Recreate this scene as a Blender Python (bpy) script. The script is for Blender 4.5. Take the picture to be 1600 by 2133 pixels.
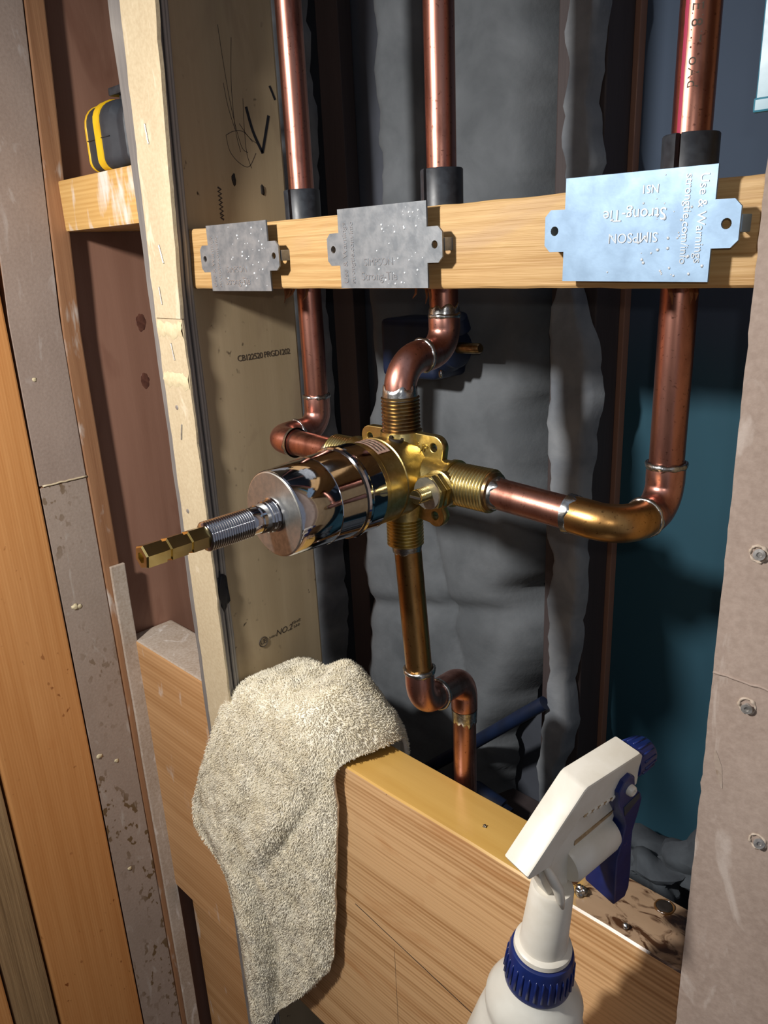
import bpy, bmesh, math, random
import numpy as np
from mathutils import Vector, Matrix, noise
random.seed(7); np.random.seed(7)
S = bpy.context.scene
for o in list(bpy.data.objects): bpy.data.objects.remove(o)
COL = S.collection
Z0 = 1.35                                   # camera height above the floor (m)
def W(p): return Vector((p[0]/1000, p[1]/1000, p[2]/1000 + Z0))   # wall millimetres -> metres

# ------------------------------------------------------------------ camera, light, exposure
cam = bpy.data.cameras.new('camera'); camo = bpy.data.objects.new('camera', cam); COL.objects.link(camo)
cam.sensor_fit = 'HORIZONTAL'; cam.sensor_width = 36; cam.lens = 36*1602/1600; cam.clip_start = 0.01
RW = ((0.71388631, 0.19447311, -0.6727158), (0.69887933, -0.25819671, 0.66700985), (-0.04397752, -0.94631637, -0.32023634))
M = Matrix([[r[0], -r[1], -r[2]] for r in RW]).to_4x4(); M.translation = Vector((0, -0.3, Z0))
camo.matrix_world = M
S.camera = camo
cam.dof.use_dof = False

w = bpy.data.worlds.new('world'); S.world = w; w.use_nodes = True
w.node_tree.nodes['Background'].inputs[0].default_value = (0.46, 0.50, 0.60, 1)
w.node_tree.nodes['Background'].inputs[1].default_value = 0.48

def spot(name, loc, to, power, col, ang, rad, blend=1.0):
    l = bpy.data.lights.new(name, 'SPOT'); l.energy = power; l.color = col; l.spot_size = math.radians(ang); l.spot_blend = blend
    l.shadow_soft_size = rad
    o = bpy.data.objects.new(name, l); COL.objects.link(o); o.location = W(loc)
    o.rotation_euler = (W(to) - W(loc)).to_track_quat('-Z', 'Y').to_euler(); return o
spot('head_lamp', (-365, -500, 190), (-440, 0, -330), 24.0, (1.0, 0.97, 0.93), 135, 0.024, 1.0)
spot('camera_fill', (14, -312, 22), (-260, 0, -140), 0.6, (1.0, 0.97, 0.92), 110, 0.004, 0.8)  # weak fill added beside the camera to lift shadows and the right stud

S.view_settings.view_transform = 'Standard'; S.view_settings.look = 'None'; S.view_settings.gamma = 1
S.view_settings.exposure = 0.0; S.view_settings.use_curve_mapping = False

# ------------------------------------------------------------------ materials
def lin(h):
    h = h.lstrip('#'); c = [int(h[i:i+2], 16)/255 for i in (0, 2, 4)]
    return tuple((x/12.92 if x <= 0.04045 else ((x+0.055)/1.055)**2.4) for x in c) + (1,)
class NT:
    def __init__(s, name):
        s.m = bpy.data.materials.new(name); s.m.use_nodes = True; s.t = s.m.node_tree; s.b = s.t.nodes['Principled BSDF']
        s.co = s.n('ShaderNodeTexCoord').outputs['Object']
    def n(s, typ, **k):
        x = s.t.nodes.new(typ)
        for a, v in k.items(): setattr(x, a, v)
        return x
    def put(s, sock, v):
        if hasattr(v, 'is_linked') or isinstance(v, bpy.types.NodeSocket): s.t.links.new(v, sock)
        else: sock.default_value = v
    def map(s, scale=(1,1,1), rot=(0,0,0), loc=(0,0,0)):
        x = s.n('ShaderNodeMapping'); x.inputs['Scale'].default_value = scale; x.inputs['Rotation'].default_value = rot; x.inputs['Location'].default_value = loc
        s.put(x.inputs[0], s.co); return x.outputs[0]
    def noise(s, vec, scale, detail=4, dist=0.0, rough=0.55):
        x = s.n('ShaderNodeTexNoise'); s.put(x.inputs['Vector'], vec); x.inputs['Scale'].default_value = scale
        x.inputs['Detail'].default_value = detail; x.inputs['Distortion'].default_value = dist; x.inputs['Roughness'].default_value = rough
        return x.outputs['Fac']
    def ramp(s, fac, stops):
        x = s.n('ShaderNodeValToRGB'); e = x.color_ramp.elements
        while len(e) < len(stops): e.new(0.5)
        for i, (p, c) in enumerate(stops):
            e[i].position = p; e[i].color = c if len(c) == 4 else tuple(c)+(1,)
        s.put(x.inputs[0], fac); return x.outputs[0]
    def mix(s, fac, a, b, mode='MIX'):
        x = s.n('ShaderNodeMix', data_type='RGBA', blend_type=mode); s.put(x.inputs[0], fac); s.put(x.inputs[6], a); s.put(x.inputs[7], b); return x.outputs[2]
    def math(s, op, a, b=0.0, c=None):
        x = s.n('ShaderNodeMath', operation=op); s.put(x.inputs[0], a); s.put(x.inputs[1], b)
        if c is not None: s.put(x.inputs[2], c)
        return x.outputs[0]
    def bump(s, h, strength=0.3, dist=0.001):
        x = s.n('ShaderNodeBump'); x.inputs['Strength'].default_value = strength; x.inputs['Distance'].default_value = dist
        s.put(x.inputs['Height'], h); s.put(s.b.inputs['Normal'], x.outputs[0])
    def fin(s, col=None, rough=None, metal=None, **k):
        if col is not None: s.put(s.b.inputs['Base Color'], col)
        if rough is not None: s.put(s.b.inputs['Roughness'], rough)
        if metal is not None: s.put(s.b.inputs['Metallic'], metal)
        for a, v in k.items(): s.put(s.b.inputs[a], v)
        return s.m
G0, G1 = (0,0,0,1), (1,1,1,1)
def stretch(axis, along, across=1.0):
    return tuple(along if a == axis else across for a in 'XYZ')
def wood(name, light, dark, axis, line_mm=3.0, band='Z', rough=0.55, contrast=0.55, bump=0.25, blotch=None, paint=None, paint_amt=0.58, speck=None, fibre=1.0, slope=0.0, coat=0.0, dist=5.0):
    t = NT(name); st = stretch(axis, 0.07)
    v = t.map(st, rot=(0, slope, 0) if axis == 'X' else (0, 0, 0))
    wv = t.n('ShaderNodeTexWave', wave_type='BANDS', bands_direction=band, wave_profile='SIN')
    t.put(wv.inputs['Vector'], v); wv.inputs['Scale'].default_value = 6.2832/(20*line_mm/1000)
    wv.inputs['Distortion'].default_value = dist; wv.inputs['Detail'].default_value = 2; wv.inputs['Detail Scale'].default_value = 0.09
    n1 = t.noise(v, 55, 5, 0.6); n2 = t.noise(t.map(stretch(axis, 0.02)), 900, 3)
    sn = t.ramp(t.noise(t.map(stretch(axis, 0.018), rot=(0, slope, 0) if axis == 'X' else (0, 0, 0)), 420/line_mm, 2, 0.3), [(.36, G0), (.64, G1)])
    gr = t.math('ADD', t.math('MULTIPLY', wv.outputs['Fac'], .42), t.math('MULTIPLY', sn, .58))
    f = t.math('ADD', t.math('MULTIPLY', gr, contrast), t.math('MULTIPLY', n1, 0.6))
    f = t.math('ADD', f, t.math('MULTIPLY', t.math('SUBTRACT', n2, 0.5), 0.5*fibre))
    col = t.mix(t.ramp(f, [(0.15, G0), (0.95, G1)]), lin(dark), lin(light))
    if blotch:
        m = t.ramp(t.noise(t.map(stretch(axis, 0.45)), 18, 4, 0.8), [(0.56, G0), (0.74, G1)]); col = t.mix(t.math('MULTIPLY', m, 0.75), col, lin(blotch))
    if speck:
        m = t.ramp(t.noise(t.map(stretch(axis, 0.7)), 160, 2), [(0.66, G0), (0.72, G1)]); m2 = t.ramp(t.noise(t.map(), 14, 2), [(0.48, G0), (0.6, G1)])
        col = t.mix(t.math('MULTIPLY', m, m2), col, lin(speck))
    if paint:
        m = t.ramp(t.math('ADD', t.math('MULTIPLY', t.noise(t.map(stretch('Z', 0.25)), 60, 5, 0.4), 0.6), t.math('MULTIPLY', t.noise(t.map(), 13, 3), 0.4)), [(paint_amt, G0), (paint_amt+0.08, G1)])
        col = t.mix(m, col, lin(paint))
    t.bump(t.math('ADD', t.math('MULTIPLY', gr, 0.5), n2), bump, 0.0006)
    return t.fin(col, rough, 0.0, **({'Coat Weight': coat, 'Coat Roughness': 0.25} if coat else {}))
def paper(name, c, c2, stain=None, scuff=None, stain_lo=0.62):
    t = NT(name); n = t.noise(t.map(), 420, 5); n2 = t.noise(t.map((1,1,.5)), 26, 4)
    col = t.mix(t.ramp(t.math('ADD', t.math('MULTIPLY', n, 0.55), t.math('MULTIPLY', n2, 0.45)), [(0.3, G0), (0.7, G1)]), lin(c2), lin(c))
    if stain:
        m = t.ramp(t.noise(t.map((1,1,.7)), 120, 2), [(stain_lo, G0), (stain_lo+.035, G1)]); m2 = t.ramp(t.noise(t.map((1,1,.6)), 11, 2), [(0.44, G0), (0.58, G1)])
        col = t.mix(t.math('MULTIPLY', m, m2), col, lin(stain))
    if scuff:
        m = t.ramp(t.noise(t.map((1,1,.4)), 55, 5, 1.0), [(0.60, G0), (0.70, G1)]); col = t.mix(t.math('MULTIPLY', m, 0.8), col, lin(scuff))
    t.bump(t.math('ADD', n, n2), 0.25, 0.0006); return t.fin(col, 0.8)
def plain(name, c, rough=0.5, metal=0.0, var=0.0, sc=80, c2=None, bump=0.0, bs=400, **k):
    t = NT(name); n = t.noise(t.map(), sc, 5, 0.3)
    col = t.mix(t.ramp(n, [(0.35, G0), (0.65, G1)]), lin(c), lin(c2)) if c2 else lin(c)
    r = t.math('ADD', t.math('MULTIPLY', t.math('SUBTRACT', n, 0.5), var*2), rough) if var else rough
    if bump: t.bump(t.noise(t.map(), bs, 4), bump, 0.0005)
    return t.fin(col, r, metal, **k)
def copper(name, c, dark, red=None, amt=0.55):
    t = NT(name); n = t.noise(t.map((1,1,.35)), 70, 6, 0.6); n2 = t.noise(t.map(), 600, 3); n3 = t.noise(t.map((1,1,.12)), 34, 3)
    col = t.mix(t.ramp(n, [(amt-.12, G0), (amt+.16, G1)]), lin(c), lin(dark))
    col = t.mix(t.math('MULTIPLY', t.ramp(n2, [(0.62, G0), (0.72, G1)]), 0.6), col, lin('#3A1A14'))
    if red: col = t.mix(t.math('MULTIPLY', t.ramp(n3, [(0.5, G0), (0.6, G1)]), 0.7), col, lin(red))
    t.bump(t.noise(t.map((1,1,.05)), 900, 3), 0.05, 0.0004)
    return t.fin(col, t.math('ADD', t.math('MULTIPLY', n, 0.25), 0.22), 1.0)

MT = dict(
 block=wood('rough_pine', '#DDBB84', '#AC8450', 'X', 5, 'Z', 0.6, 0.12, 0.8, fibre=1.8, blotch='#A98A70'),
 blocktop=None,
 board=wood('fir_board', '#DAB080', '#A07040', 'X', 3.6, 'Z', 0.42, 1.0, 0.25, blotch='#B0713A', slope=0.06, coat=0.25),
 boardedge=wood('amber_edge', '#E2BA6C', '#C89A4C', 'X', 14, 'Y', 0.35, 0.2, 0.06, blotch='#B08448', fibre=.4, coat=0.4),
 leftblock=wood('fir_left', '#CDA070', '#A87848', 'X', 4.5, 'Z', 0.5, 0.6, 0.2, paint='#D8CCC0', paint_amt=0.60, slope=0.05),
 shelfblock=wood('pine_shelf', '#E0BA78', '#B98C4C', 'X', 3.2, 'Z', 0.55, 0.4, 0.3, paint='#DDD4CA', paint_amt=0.56),
 studside=wood('stud_spf', '#C2AE8E', '#A08C6C', 'Z', 30, 'Y', 0.6, 0.2, 0.05, blotch='#8A745C', speck='#3B2C1C', fibre=0.35),
 brown=wood('cedar_stud', '#A67E6A', '#845E4C', 'Z', 34, 'Y', 0.5, 0.25, 0.04, blotch='#744C3C', fibre=0.35),
 plank=wood('orange_fir', '#D49A60', '#B87A42', 'Z', 2.4, 'Y', 0.36, 0.4, 0.12, blotch='#BC7840', speck='#8A4E22', coat=0.4),
 rough=wood('rough_cedar', '#B4946A', '#745A3C', 'Z', 4.0, 'Y', 0.6, 0.3, 0.8, fibre=1.6),
 thinwood=wood('corner_strip_wood', '#B08460', '#855C40', 'Z', 9, 'Y', 0.45, 0.3, 0.15, paint='#C9BFB4', paint_amt=0.54),
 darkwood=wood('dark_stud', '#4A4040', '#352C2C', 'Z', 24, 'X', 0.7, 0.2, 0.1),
 paper=paper('kraft_paper', '#CABB9C', '#B3A182', scuff='#DACDB4'),
 paper_r=paper('grey_kraft_paper', '#A8968A', '#8E7C70', scuff='#B6A89E'),
 paper_l=paper('stained_paper', '#A8978A', '#938274', stain='#6A5336', scuff='#B4AAA0', stain_lo=.57),
 paper_u=paper('brown_paper', '#A08E82', '#8A786C', scuff='#ACA098'), knot=plain('wood_knot', '#6E4638', 0.5, 0, 0, 200, '#543228'),
 plaster=paper('torn_gypsum', '#D8CBA8', '#BFAE88'),
 painted=paper('white_painted_wood', '#C9BCAE', '#A08C78', scuff='#E2DAD2'),
 ply=None, copper=copper('copper_tube', '#BC8878', '#74493C'), copper_red=copper('copper_tube_red_ink', '#B68070', '#6E443C', red='#8A4650'),
 copper_fit=copper('copper_fitting', '#C89284', '#8A5648', amt=0.55), copper_br=copper('heat_tinted_copper', '#BC9058', '#86623A', amt=0.5),
 fleck=plain('bright_flux_fleck', '#E8ECEE', 0.15, 0.25, 0.05),
 solder=plain('solder', '#C9CCCE', 0.28, 1.0, 0.15, 300, '#8C8A86', 0.3, 500),
 brass=plain('cast_brass', '#D2BE82', 0.33, 1.0, 0.08, 260, '#B49E62', 0.12, 900), brass_s=plain('polished_brass', '#DCC88A', 0.2, 1.0, 0.04, 120, '#C8B070'),
 brass_d=plain('dark_brass_thread', '#AC9468', 0.32, 1.0, 0.1, 200, '#7E6448'),
 chrome=plain('chrome', '#C4C4C8', 0.07, 1.0, 0.03, 240, '#B4B4BA', 0.02, 300), chrome_d=plain('brushed_chrome', '#DEDCD4', 0.36, 1.0, 0.05, 300, '#BDBDB6'),
 galv=plain('galvanised_steel', '#969A9E', 0.5, 0.55, 0.12, 150, '#767B80', 0.15, 350), galv_lamp_tint=plain('lamp_tinted_galvanised_steel', '#8FA9C2', 0.5, 0.6, 0.08, 90, '#8098B0', 0.05, 350),  # second steel holds the lamp's bluish reflection in its base colour
 black=plain('black_plastic', '#23252A', 0.42, 0, 0.1, 200, '#30343A'), blackrub=plain('charcoal_rubber', '#34383E', 0.55, 0, 0.1, 60, '#272B32'),
 yellow=plain('yellow_plastic', '#E8BE1C', 0.35, 0, 0.1, 60, '#D9A818'), ink=plain('black_ink', '#14141C', 0.6), pencil=plain('pencil_graphite', '#3A302C', 0.7),
 stamp=plain('grey_stamp_ink', '#43392E', 0.7), emboss=plain('embossed_steel_highlight', '#B4BAC0', 0.35, 0.8, 0.05), white=plain('white_plastic', '#D9D4C8', 0.38, 0, 0.05, 60, '#CEC7B8'),  # lettering steel lightened to paint in its highlights
 cream=plain('grimy_plastic', '#B49A74', 0.6, 0, 0.1, 200, '#8A6E4A', 0.4, 300), navy=plain('navy_plastic', '#1A2A66', 0.30, 0, 0.08, 90, '#142255'),
 jug=plain('translucent_bottle', '#E8E6DC', 0.30, 0, 0.03, 60, '#DEDBD0', **{'Transmission Weight': 0.25, 'Subsurface Weight': 0.3, 'Subsurface Radius': (0.01,0.01,0.01)}),
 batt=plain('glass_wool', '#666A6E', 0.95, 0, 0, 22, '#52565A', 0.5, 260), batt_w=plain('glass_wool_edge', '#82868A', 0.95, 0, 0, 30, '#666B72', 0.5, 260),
 blue=None, backing=plain('grey_sheathing', '#4A4E58', 0.85, 0, 0, 12, '#3C4048'),
 bluepl=plain('dark_blue_plastic', '#12203C', 0.5, 0, 0.05, 60, '#0D182E'), towel=plain('terry_cloth', '#EEE9DC', 0.95, 0, 0, 70, '#DED7C4', 0.8, 700, **{'Sheen Weight': 0.3}),
 tuft=plain('terry_loops', '#F5EEDA', 0.95, 0, 0, 60, '#EAE0C6'), label=plain('foil_label', '#B59A8A', 0.5, 0, 0.1, 600, '#8E6A5C'), dark=plain('dark_hole', '#1E1610', 0.7),
 teal=plain('teal_plastic_sheet', '#3F7F95', 0.3, 0, 0.1, 60, '#346E86'), floor=plain('subfloor', '#7A6248', 0.8, 0, 0, 6, '#6A543C'), room=plain('room_drywall', '#8A8278', 0.9, 0, 0, 4, '#7C7468'),
 rubble=plain('plaster_rubble', '#4C5258', 0.9, 0, 0, 30, '#2E3238', 0.6, 90), splinter=plain('torn_wood_fibre', '#6A4028', 0.8, 0, 0, 90, '#8A5A34'), flux=plain('flux_residue', '#6B4A26', 0.25, 0, 0.1, 90, '#4A3018', **{'Coat Weight': 0.6}),
 redink=plain('red_marking_ink', '#B03858', 0.4, 0.3), steel=plain('zinc_screw', '#C8C4C0', 0.4, 0.6, 0.1, 300, '#8C8884'),
)
def ply_mat():
    t = NT('layered_grey_edge'); wv = t.n('ShaderNodeTexWave', wave_type='BANDS', bands_direction='Y'); t.put(wv.inputs['Vector'], t.map((1,1,.04)))
    wv.inputs['Scale'].default_value = 6.2832/(20*0.0032); wv.inputs['Distortion'].default_value = 1.5; wv.inputs['Detail Scale'].default_value = 0.3
    n = t.noise(t.map((1,1,.06)), 300, 4); f = t.math('ADD', t.math('MULTIPLY', wv.outputs['Fac'], 0.6), t.math('MULTIPLY', n, 0.4))
    t.bump(f, 0.6, 0.001); return t.fin(t.mix(f, lin('#5A5656'), lin('#B0AAA2')), 0.75)
MT['ply'] = ply_mat()
def blue_mat():   # teal board, blending to slate grey towards the top
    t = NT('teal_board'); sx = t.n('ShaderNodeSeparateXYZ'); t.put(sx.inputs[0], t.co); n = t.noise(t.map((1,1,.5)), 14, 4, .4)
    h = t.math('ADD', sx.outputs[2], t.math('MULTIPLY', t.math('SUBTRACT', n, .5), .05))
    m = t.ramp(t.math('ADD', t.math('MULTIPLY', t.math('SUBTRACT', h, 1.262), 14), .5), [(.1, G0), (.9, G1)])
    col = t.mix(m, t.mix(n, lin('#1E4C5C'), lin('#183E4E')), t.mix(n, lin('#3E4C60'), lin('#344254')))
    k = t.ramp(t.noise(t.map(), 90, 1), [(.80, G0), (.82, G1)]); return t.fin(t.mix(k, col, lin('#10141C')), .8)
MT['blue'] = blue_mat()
def scorched(m):   # flux stains, and sprayer-head shade painted grey, at the top edge's right end
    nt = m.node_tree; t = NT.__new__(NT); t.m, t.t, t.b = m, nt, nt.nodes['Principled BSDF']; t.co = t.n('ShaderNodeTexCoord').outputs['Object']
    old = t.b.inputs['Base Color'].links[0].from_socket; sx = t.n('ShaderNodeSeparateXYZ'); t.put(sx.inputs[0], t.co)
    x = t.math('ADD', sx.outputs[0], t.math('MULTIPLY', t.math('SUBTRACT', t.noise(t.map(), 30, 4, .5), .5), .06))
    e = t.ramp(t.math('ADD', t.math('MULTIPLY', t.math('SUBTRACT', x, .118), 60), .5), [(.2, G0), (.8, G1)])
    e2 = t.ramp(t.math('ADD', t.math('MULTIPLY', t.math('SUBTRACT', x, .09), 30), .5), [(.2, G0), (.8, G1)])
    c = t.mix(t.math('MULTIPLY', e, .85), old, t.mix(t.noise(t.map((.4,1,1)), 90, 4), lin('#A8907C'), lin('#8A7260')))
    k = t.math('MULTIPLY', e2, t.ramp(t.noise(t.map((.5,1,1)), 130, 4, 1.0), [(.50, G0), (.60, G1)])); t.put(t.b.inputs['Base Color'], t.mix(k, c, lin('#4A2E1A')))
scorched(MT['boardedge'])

# ------------------------------------------------------------------ mesh helpers
def props(o, label=None, cat=None, group=None, kind=None):
    for k, v in (('label', label), ('category', cat), ('group', group), ('kind', kind)):
        if v: o[k] = v
    return o
def link(name, me, mat, parent=None, origin=(0,0,0), smooth=False, **k):
    """me is in wall millimetres; becomes an object whose origin sits at `origin` (wall mm)."""
    o = bpy.data.objects.new(name, me); COL.objects.link(o)
    me.transform(Matrix.Scale(0.001, 4) @ Matrix.Translation(-Vector(origin)))
    o.location = W(origin)
    if mat is not None:
        for m in (mat if isinstance(mat, (list, tuple)) else [mat]): me.materials.append(MT[m])
    if smooth:
        me.polygons.foreach_set('use_smooth', [True]*len(me.polygons))
        if smooth != 'all': me.set_sharp_from_angle(angle=math.radians(smooth if smooth is not True else 40))
    if parent is not None:
        o.parent = parent; o.location = W(origin) - parent.location if parent.parent is None else W(origin) - (parent.parent.location + parent.location)
    return props(o, **k)
def empty(name, origin, label, cat, group=None):
    o = bpy.data.objects.new(name, None); COL.objects.link(o); o.location = W(origin); o.empty_display_size = 0.01
    return props(o, label, cat, group)
def mesh(v, f, name='m'):
    me = bpy.data.meshes.new(name); me.from_pydata([tuple(x) for x in v], [], f); me.update(); return me
def bm_mesh(bm):
    me = bpy.data.meshes.new('m'); bmesh.ops.recalc_face_normals(bm, faces=bm.faces[:]); bm.to_mesh(me); bm.free(); return me
def box(x0, x1, y0, y1, z0, z1, bev=0.0, seg=2, sub=None, jitter=0.0, cell=40.0):
    bm = bmesh.new(); bmesh.ops.create_cube(bm, size=1)
    for v in bm.verts: v.co = Vector((x0+(x1-x0)*(v.co.x+.5), y0+(y1-y0)*(v.co.y+.5), z0+(z1-z0)*(v.co.z+.5)))
    if sub: # cut along the long axis for uneven edges
        ax, n = sub; lo, hi = ((x0,x1),(y0,y1),(z0,z1))[ax]
        for i in range(1, n):
            p = [0,0,0]; p[ax] = lo+(hi-lo)*i/n; no = [0,0,0]; no[ax] = 1
            bmesh.ops.bisect_plane(bm, geom=bm.verts[:]+bm.edges[:]+bm.faces[:], plane_co=p, plane_no=no)
    if bev: 
        es = [e for e in bm.edges if len(e.link_faces) == 2 and e.calc_face_angle(0) > 0.5]
        bmesh.ops.bevel(bm, geom=es, offset=bev, segments=seg, affect='EDGES', profile=0.6)
    if jitter:
        for v in bm.verts: v.co += noise.noise_vector(v.co/cell)*jitter
    return bm_mesh(bm)
def frame(d):
    d = Vector(d).normalized(); u = d.orthogonal().normalized(); return u, d.cross(u), d
def lathe(p0, axis, prof, n=40, ref=None, phase=0.0, hexa=None):
    """prof: (distance along axis, radius) list; ends capped."""
    u, v, d = frame(axis); p0 = Vector(p0)
    if ref is not None: u = (Vector(ref)-d*Vector(ref).dot(d)).normalized(); v = d.cross(u)
    vs, fs = [], []
    for s, r in prof:
        for i in range(n):
            a = 2*math.pi*i/n + phase; vs.append(p0 + d*s + (u*math.cos(a)+v*math.sin(a))*r)
    for k in range(len(prof)-1):
        for i in range(n): j = (i+1) % n; fs.append((k*n+i, k*n+j, (k+1)*n+j, (k+1)*n+i))
    fs.append(tuple(range(n))[::-1]); fs.append(tuple(range((len(prof)-1)*n, len(prof)*n)))
    return mesh(vs, fs)
def sweep(pts, rad, n=28, cap=True):
    pts = [Vector(p) for p in pts]; m = len(pts); T = []
    for i in range(m): T.append((pts[min(i+1,m-1)]-pts[max(i-1,0)]).normalized())
    u = T[0].orthogonal().normalized(); vs, fs = [], []
    for i in range(m):
        u = (u - T[i]*u.dot(T[i])).normalized(); v = T[i].cross(u); r = rad[i] if hasattr(rad, '__len__') else rad
        for k in range(n): a = 2*math.pi*k/n; vs.append(pts[i]+(u*math.cos(a)+v*math.sin(a))*r)
    for i in range(m-1):
        for k in range(n): j = (k+1) % n; fs.append((i*n+k, i*n+j, (i+1)*n+j, (i+1)*n+k))
    if cap: fs.append(tuple(range(n))[::-1]); fs.append(tuple(range((m-1)*n, m*n)))
    return mesh(vs, fs)
def torus(c, axis, R, r, n=40, k=8, wob=0.0):
    u, v, d = frame(axis); c = Vector(c); vs, fs = [], []
    for i in range(n):
        a = 2*math.pi*i/n; e = u*math.cos(a)+v*math.sin(a); rr = r*(1+wob*noise.noise(c*0.1+e*2.5))
        for j in range(k): b = 2*math.pi*j/k; vs.append(c+e*(R+rr*math.cos(b))+d*(rr*math.sin(b)*1.3))
    for i in range(n):
        for j in range(k): i2, j2 = (i+1) % n, (j+1) % k; fs.append((i*k+j, i2*k+j, i2*k+j2, i*k+j2))
    return mesh(vs, fs)
def joinm(*ms):
    bm = bmesh.new()
    for m in ms: bm.from_mesh(m)
    return bm_mesh(bm)
def corner(a, c, b, R, n=10):
    """points of a rounded corner path a -> c -> b."""
    a, b, c = Vector(a), Vector(b), Vector(c); da = (a-c).normalized(); db = (b-c).normalized()
    p = [a]
    for i in range(n+1):
        t = i/n; p0 = c+da*R; p1 = c+db*R; p.append(p0*(1-t)**2*1.0 + c*(2*t*(1-t)) + p1*t*t) if False else p.append(c + da*R*(1-math.sin(t*math.pi/2)) + db*R*(1-math.cos(t*math.pi/2)))
    p.append(b); return p
def prism(outline, origin, ex, ey, ez, t0, t1, holes=(), bev=0.0):
    """flat outline (2D list) with round holes (x, y, r), extruded along ez from t0 to t1."""
    cu = bpy.data.curves.new('c', 'CURVE'); cu.dimensions = '2D'; cu.fill_mode = 'BOTH'; cu.extrude = (t1-t0)/2
    if bev: cu.bevel_depth = bev; cu.bevel_resolution = 1; cu.offset = -bev; cu.extrude -= bev
    def spl(pts):
        s = cu.splines.new('POLY'); s.points.add(len(pts)-1); s.use_cyclic_u = True
        for q, p in zip(s.points, pts): q.co = (p[0], p[1], 0, 1)
    spl(outline)
    for hx, hy, r in holes: spl([(hx+r*math.cos(2*math.pi*i/14), hy+r*math.sin(2*math.pi*i/14)) for i in range(14)])
    return curve_mesh(cu, Matrix.Translation(Vector(origin)+Vector(ez)*(t0+t1)/2) @ Matrix((ex, ey, ez)).transposed().to_4x4())
def curve_mesh(cu, mtx):
    o = bpy.data.objects.new('tmp', cu); COL.objects.link(o); dg = bpy.context.evaluated_depsgraph_get(); dg.update()
    me = bpy.data.meshes.new_from_object(o.evaluated_get(dg)); bpy.data.objects.remove(o); bpy.data.curves.remove(cu)
    me.materials.clear(); me.transform(mtx); return me
def text(s, size, origin, ex, ey, depth=0.15, align='CENTER', shear=0.0, spacing=1.0):
    cu = bpy.data.curves.new('t', 'FONT'); cu.body = s; cu.size = size; cu.extrude = depth; cu.align_x = align; cu.align_y = 'CENTER'; cu.shear = shear; cu.space_character = spacing; cu.resolution_u = 3
    ex, ey = Vector(ex).normalized(), Vector(ey).normalized()
    return curve_mesh(cu, Matrix.Translation(Vector(origin)) @ Matrix((ex, ey, ex.cross(ey))).transposed().to_4x4())
def ribbon(pts, wd, lift, normal=(1,0,0)):
    """flat brush stroke of width wd (or list) lying on a plane."""
    n = Vector(normal); pts = [Vector(p)+n*lift for p in pts]; vs, fs = [], []
    for i, p in enumerate(pts):
        d = (pts[min(i+1,len(pts)-1)]-pts[max(i-1,0)]).normalized(); s = n.cross(d)*(wd[i] if hasattr(wd,'__len__') else wd)/2; vs += [p-s, p+s]
    for i in range(len(pts)-1): fs.append((2*i, 2*i+1, 2*i+3, 2*i+2))
    return mesh(vs, fs)
def blob(c, r, n=1, squash=(1,1,1), rough=0.25, seed=0.0):
    bm = bmesh.new(); bmesh.ops.create_icosphere(bm, subdivisions=n+1, radius=1)
    for v in bm.verts:
        k = 1+rough*noise.noise(v.co*1.7+Vector((seed,seed*2,0))); v.co = Vector((c[0]+v.co.x*r*squash[0]*k, c[1]+v.co.y*r*squash[1]*k, c[2]+v.co.z*r*squash[2]*k))
    return bm_mesh(bm)
def thread(p0, axis, length, R, pitch, depth, n=40):
    prof = []; k = int(length/pitch)
    for i in range(k): s = i*pitch; prof += [(s, R-depth), (s+pitch*.38, R), (s+pitch*.62, R)]
    prof.append((length, R-depth)); return lathe(p0, axis, prof, n)

# ------------------------------------------------------------------ the setting
link('floor', box(-1200, 1400, -1900, 320, -1370, -1350), 'floor', origin=(0, -500, -1350), kind='structure')
link('wall_opposite', box(-1200, 1400, -1920, -1900, -1350, 1050), 'room', origin=(0, -1900, -1350), kind='structure')
link('wall_left', box(-730, -716, -1900, 220, -1350, 1050), 'brown', origin=(-720, -800, -1350), kind='structure')
wb = link('wall_back', box(-900, 300, 206, 222, -1350, 1050), 'backing', origin=(-300, 206, -1350), kind='structure')
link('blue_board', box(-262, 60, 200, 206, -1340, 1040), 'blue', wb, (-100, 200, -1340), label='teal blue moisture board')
link('trim_1', box(-250, -30, -190, -16, -560, -519, 3), 'room', origin=(-140, -100, -540), kind='structure', label='ledge under the spray bottle')

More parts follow.
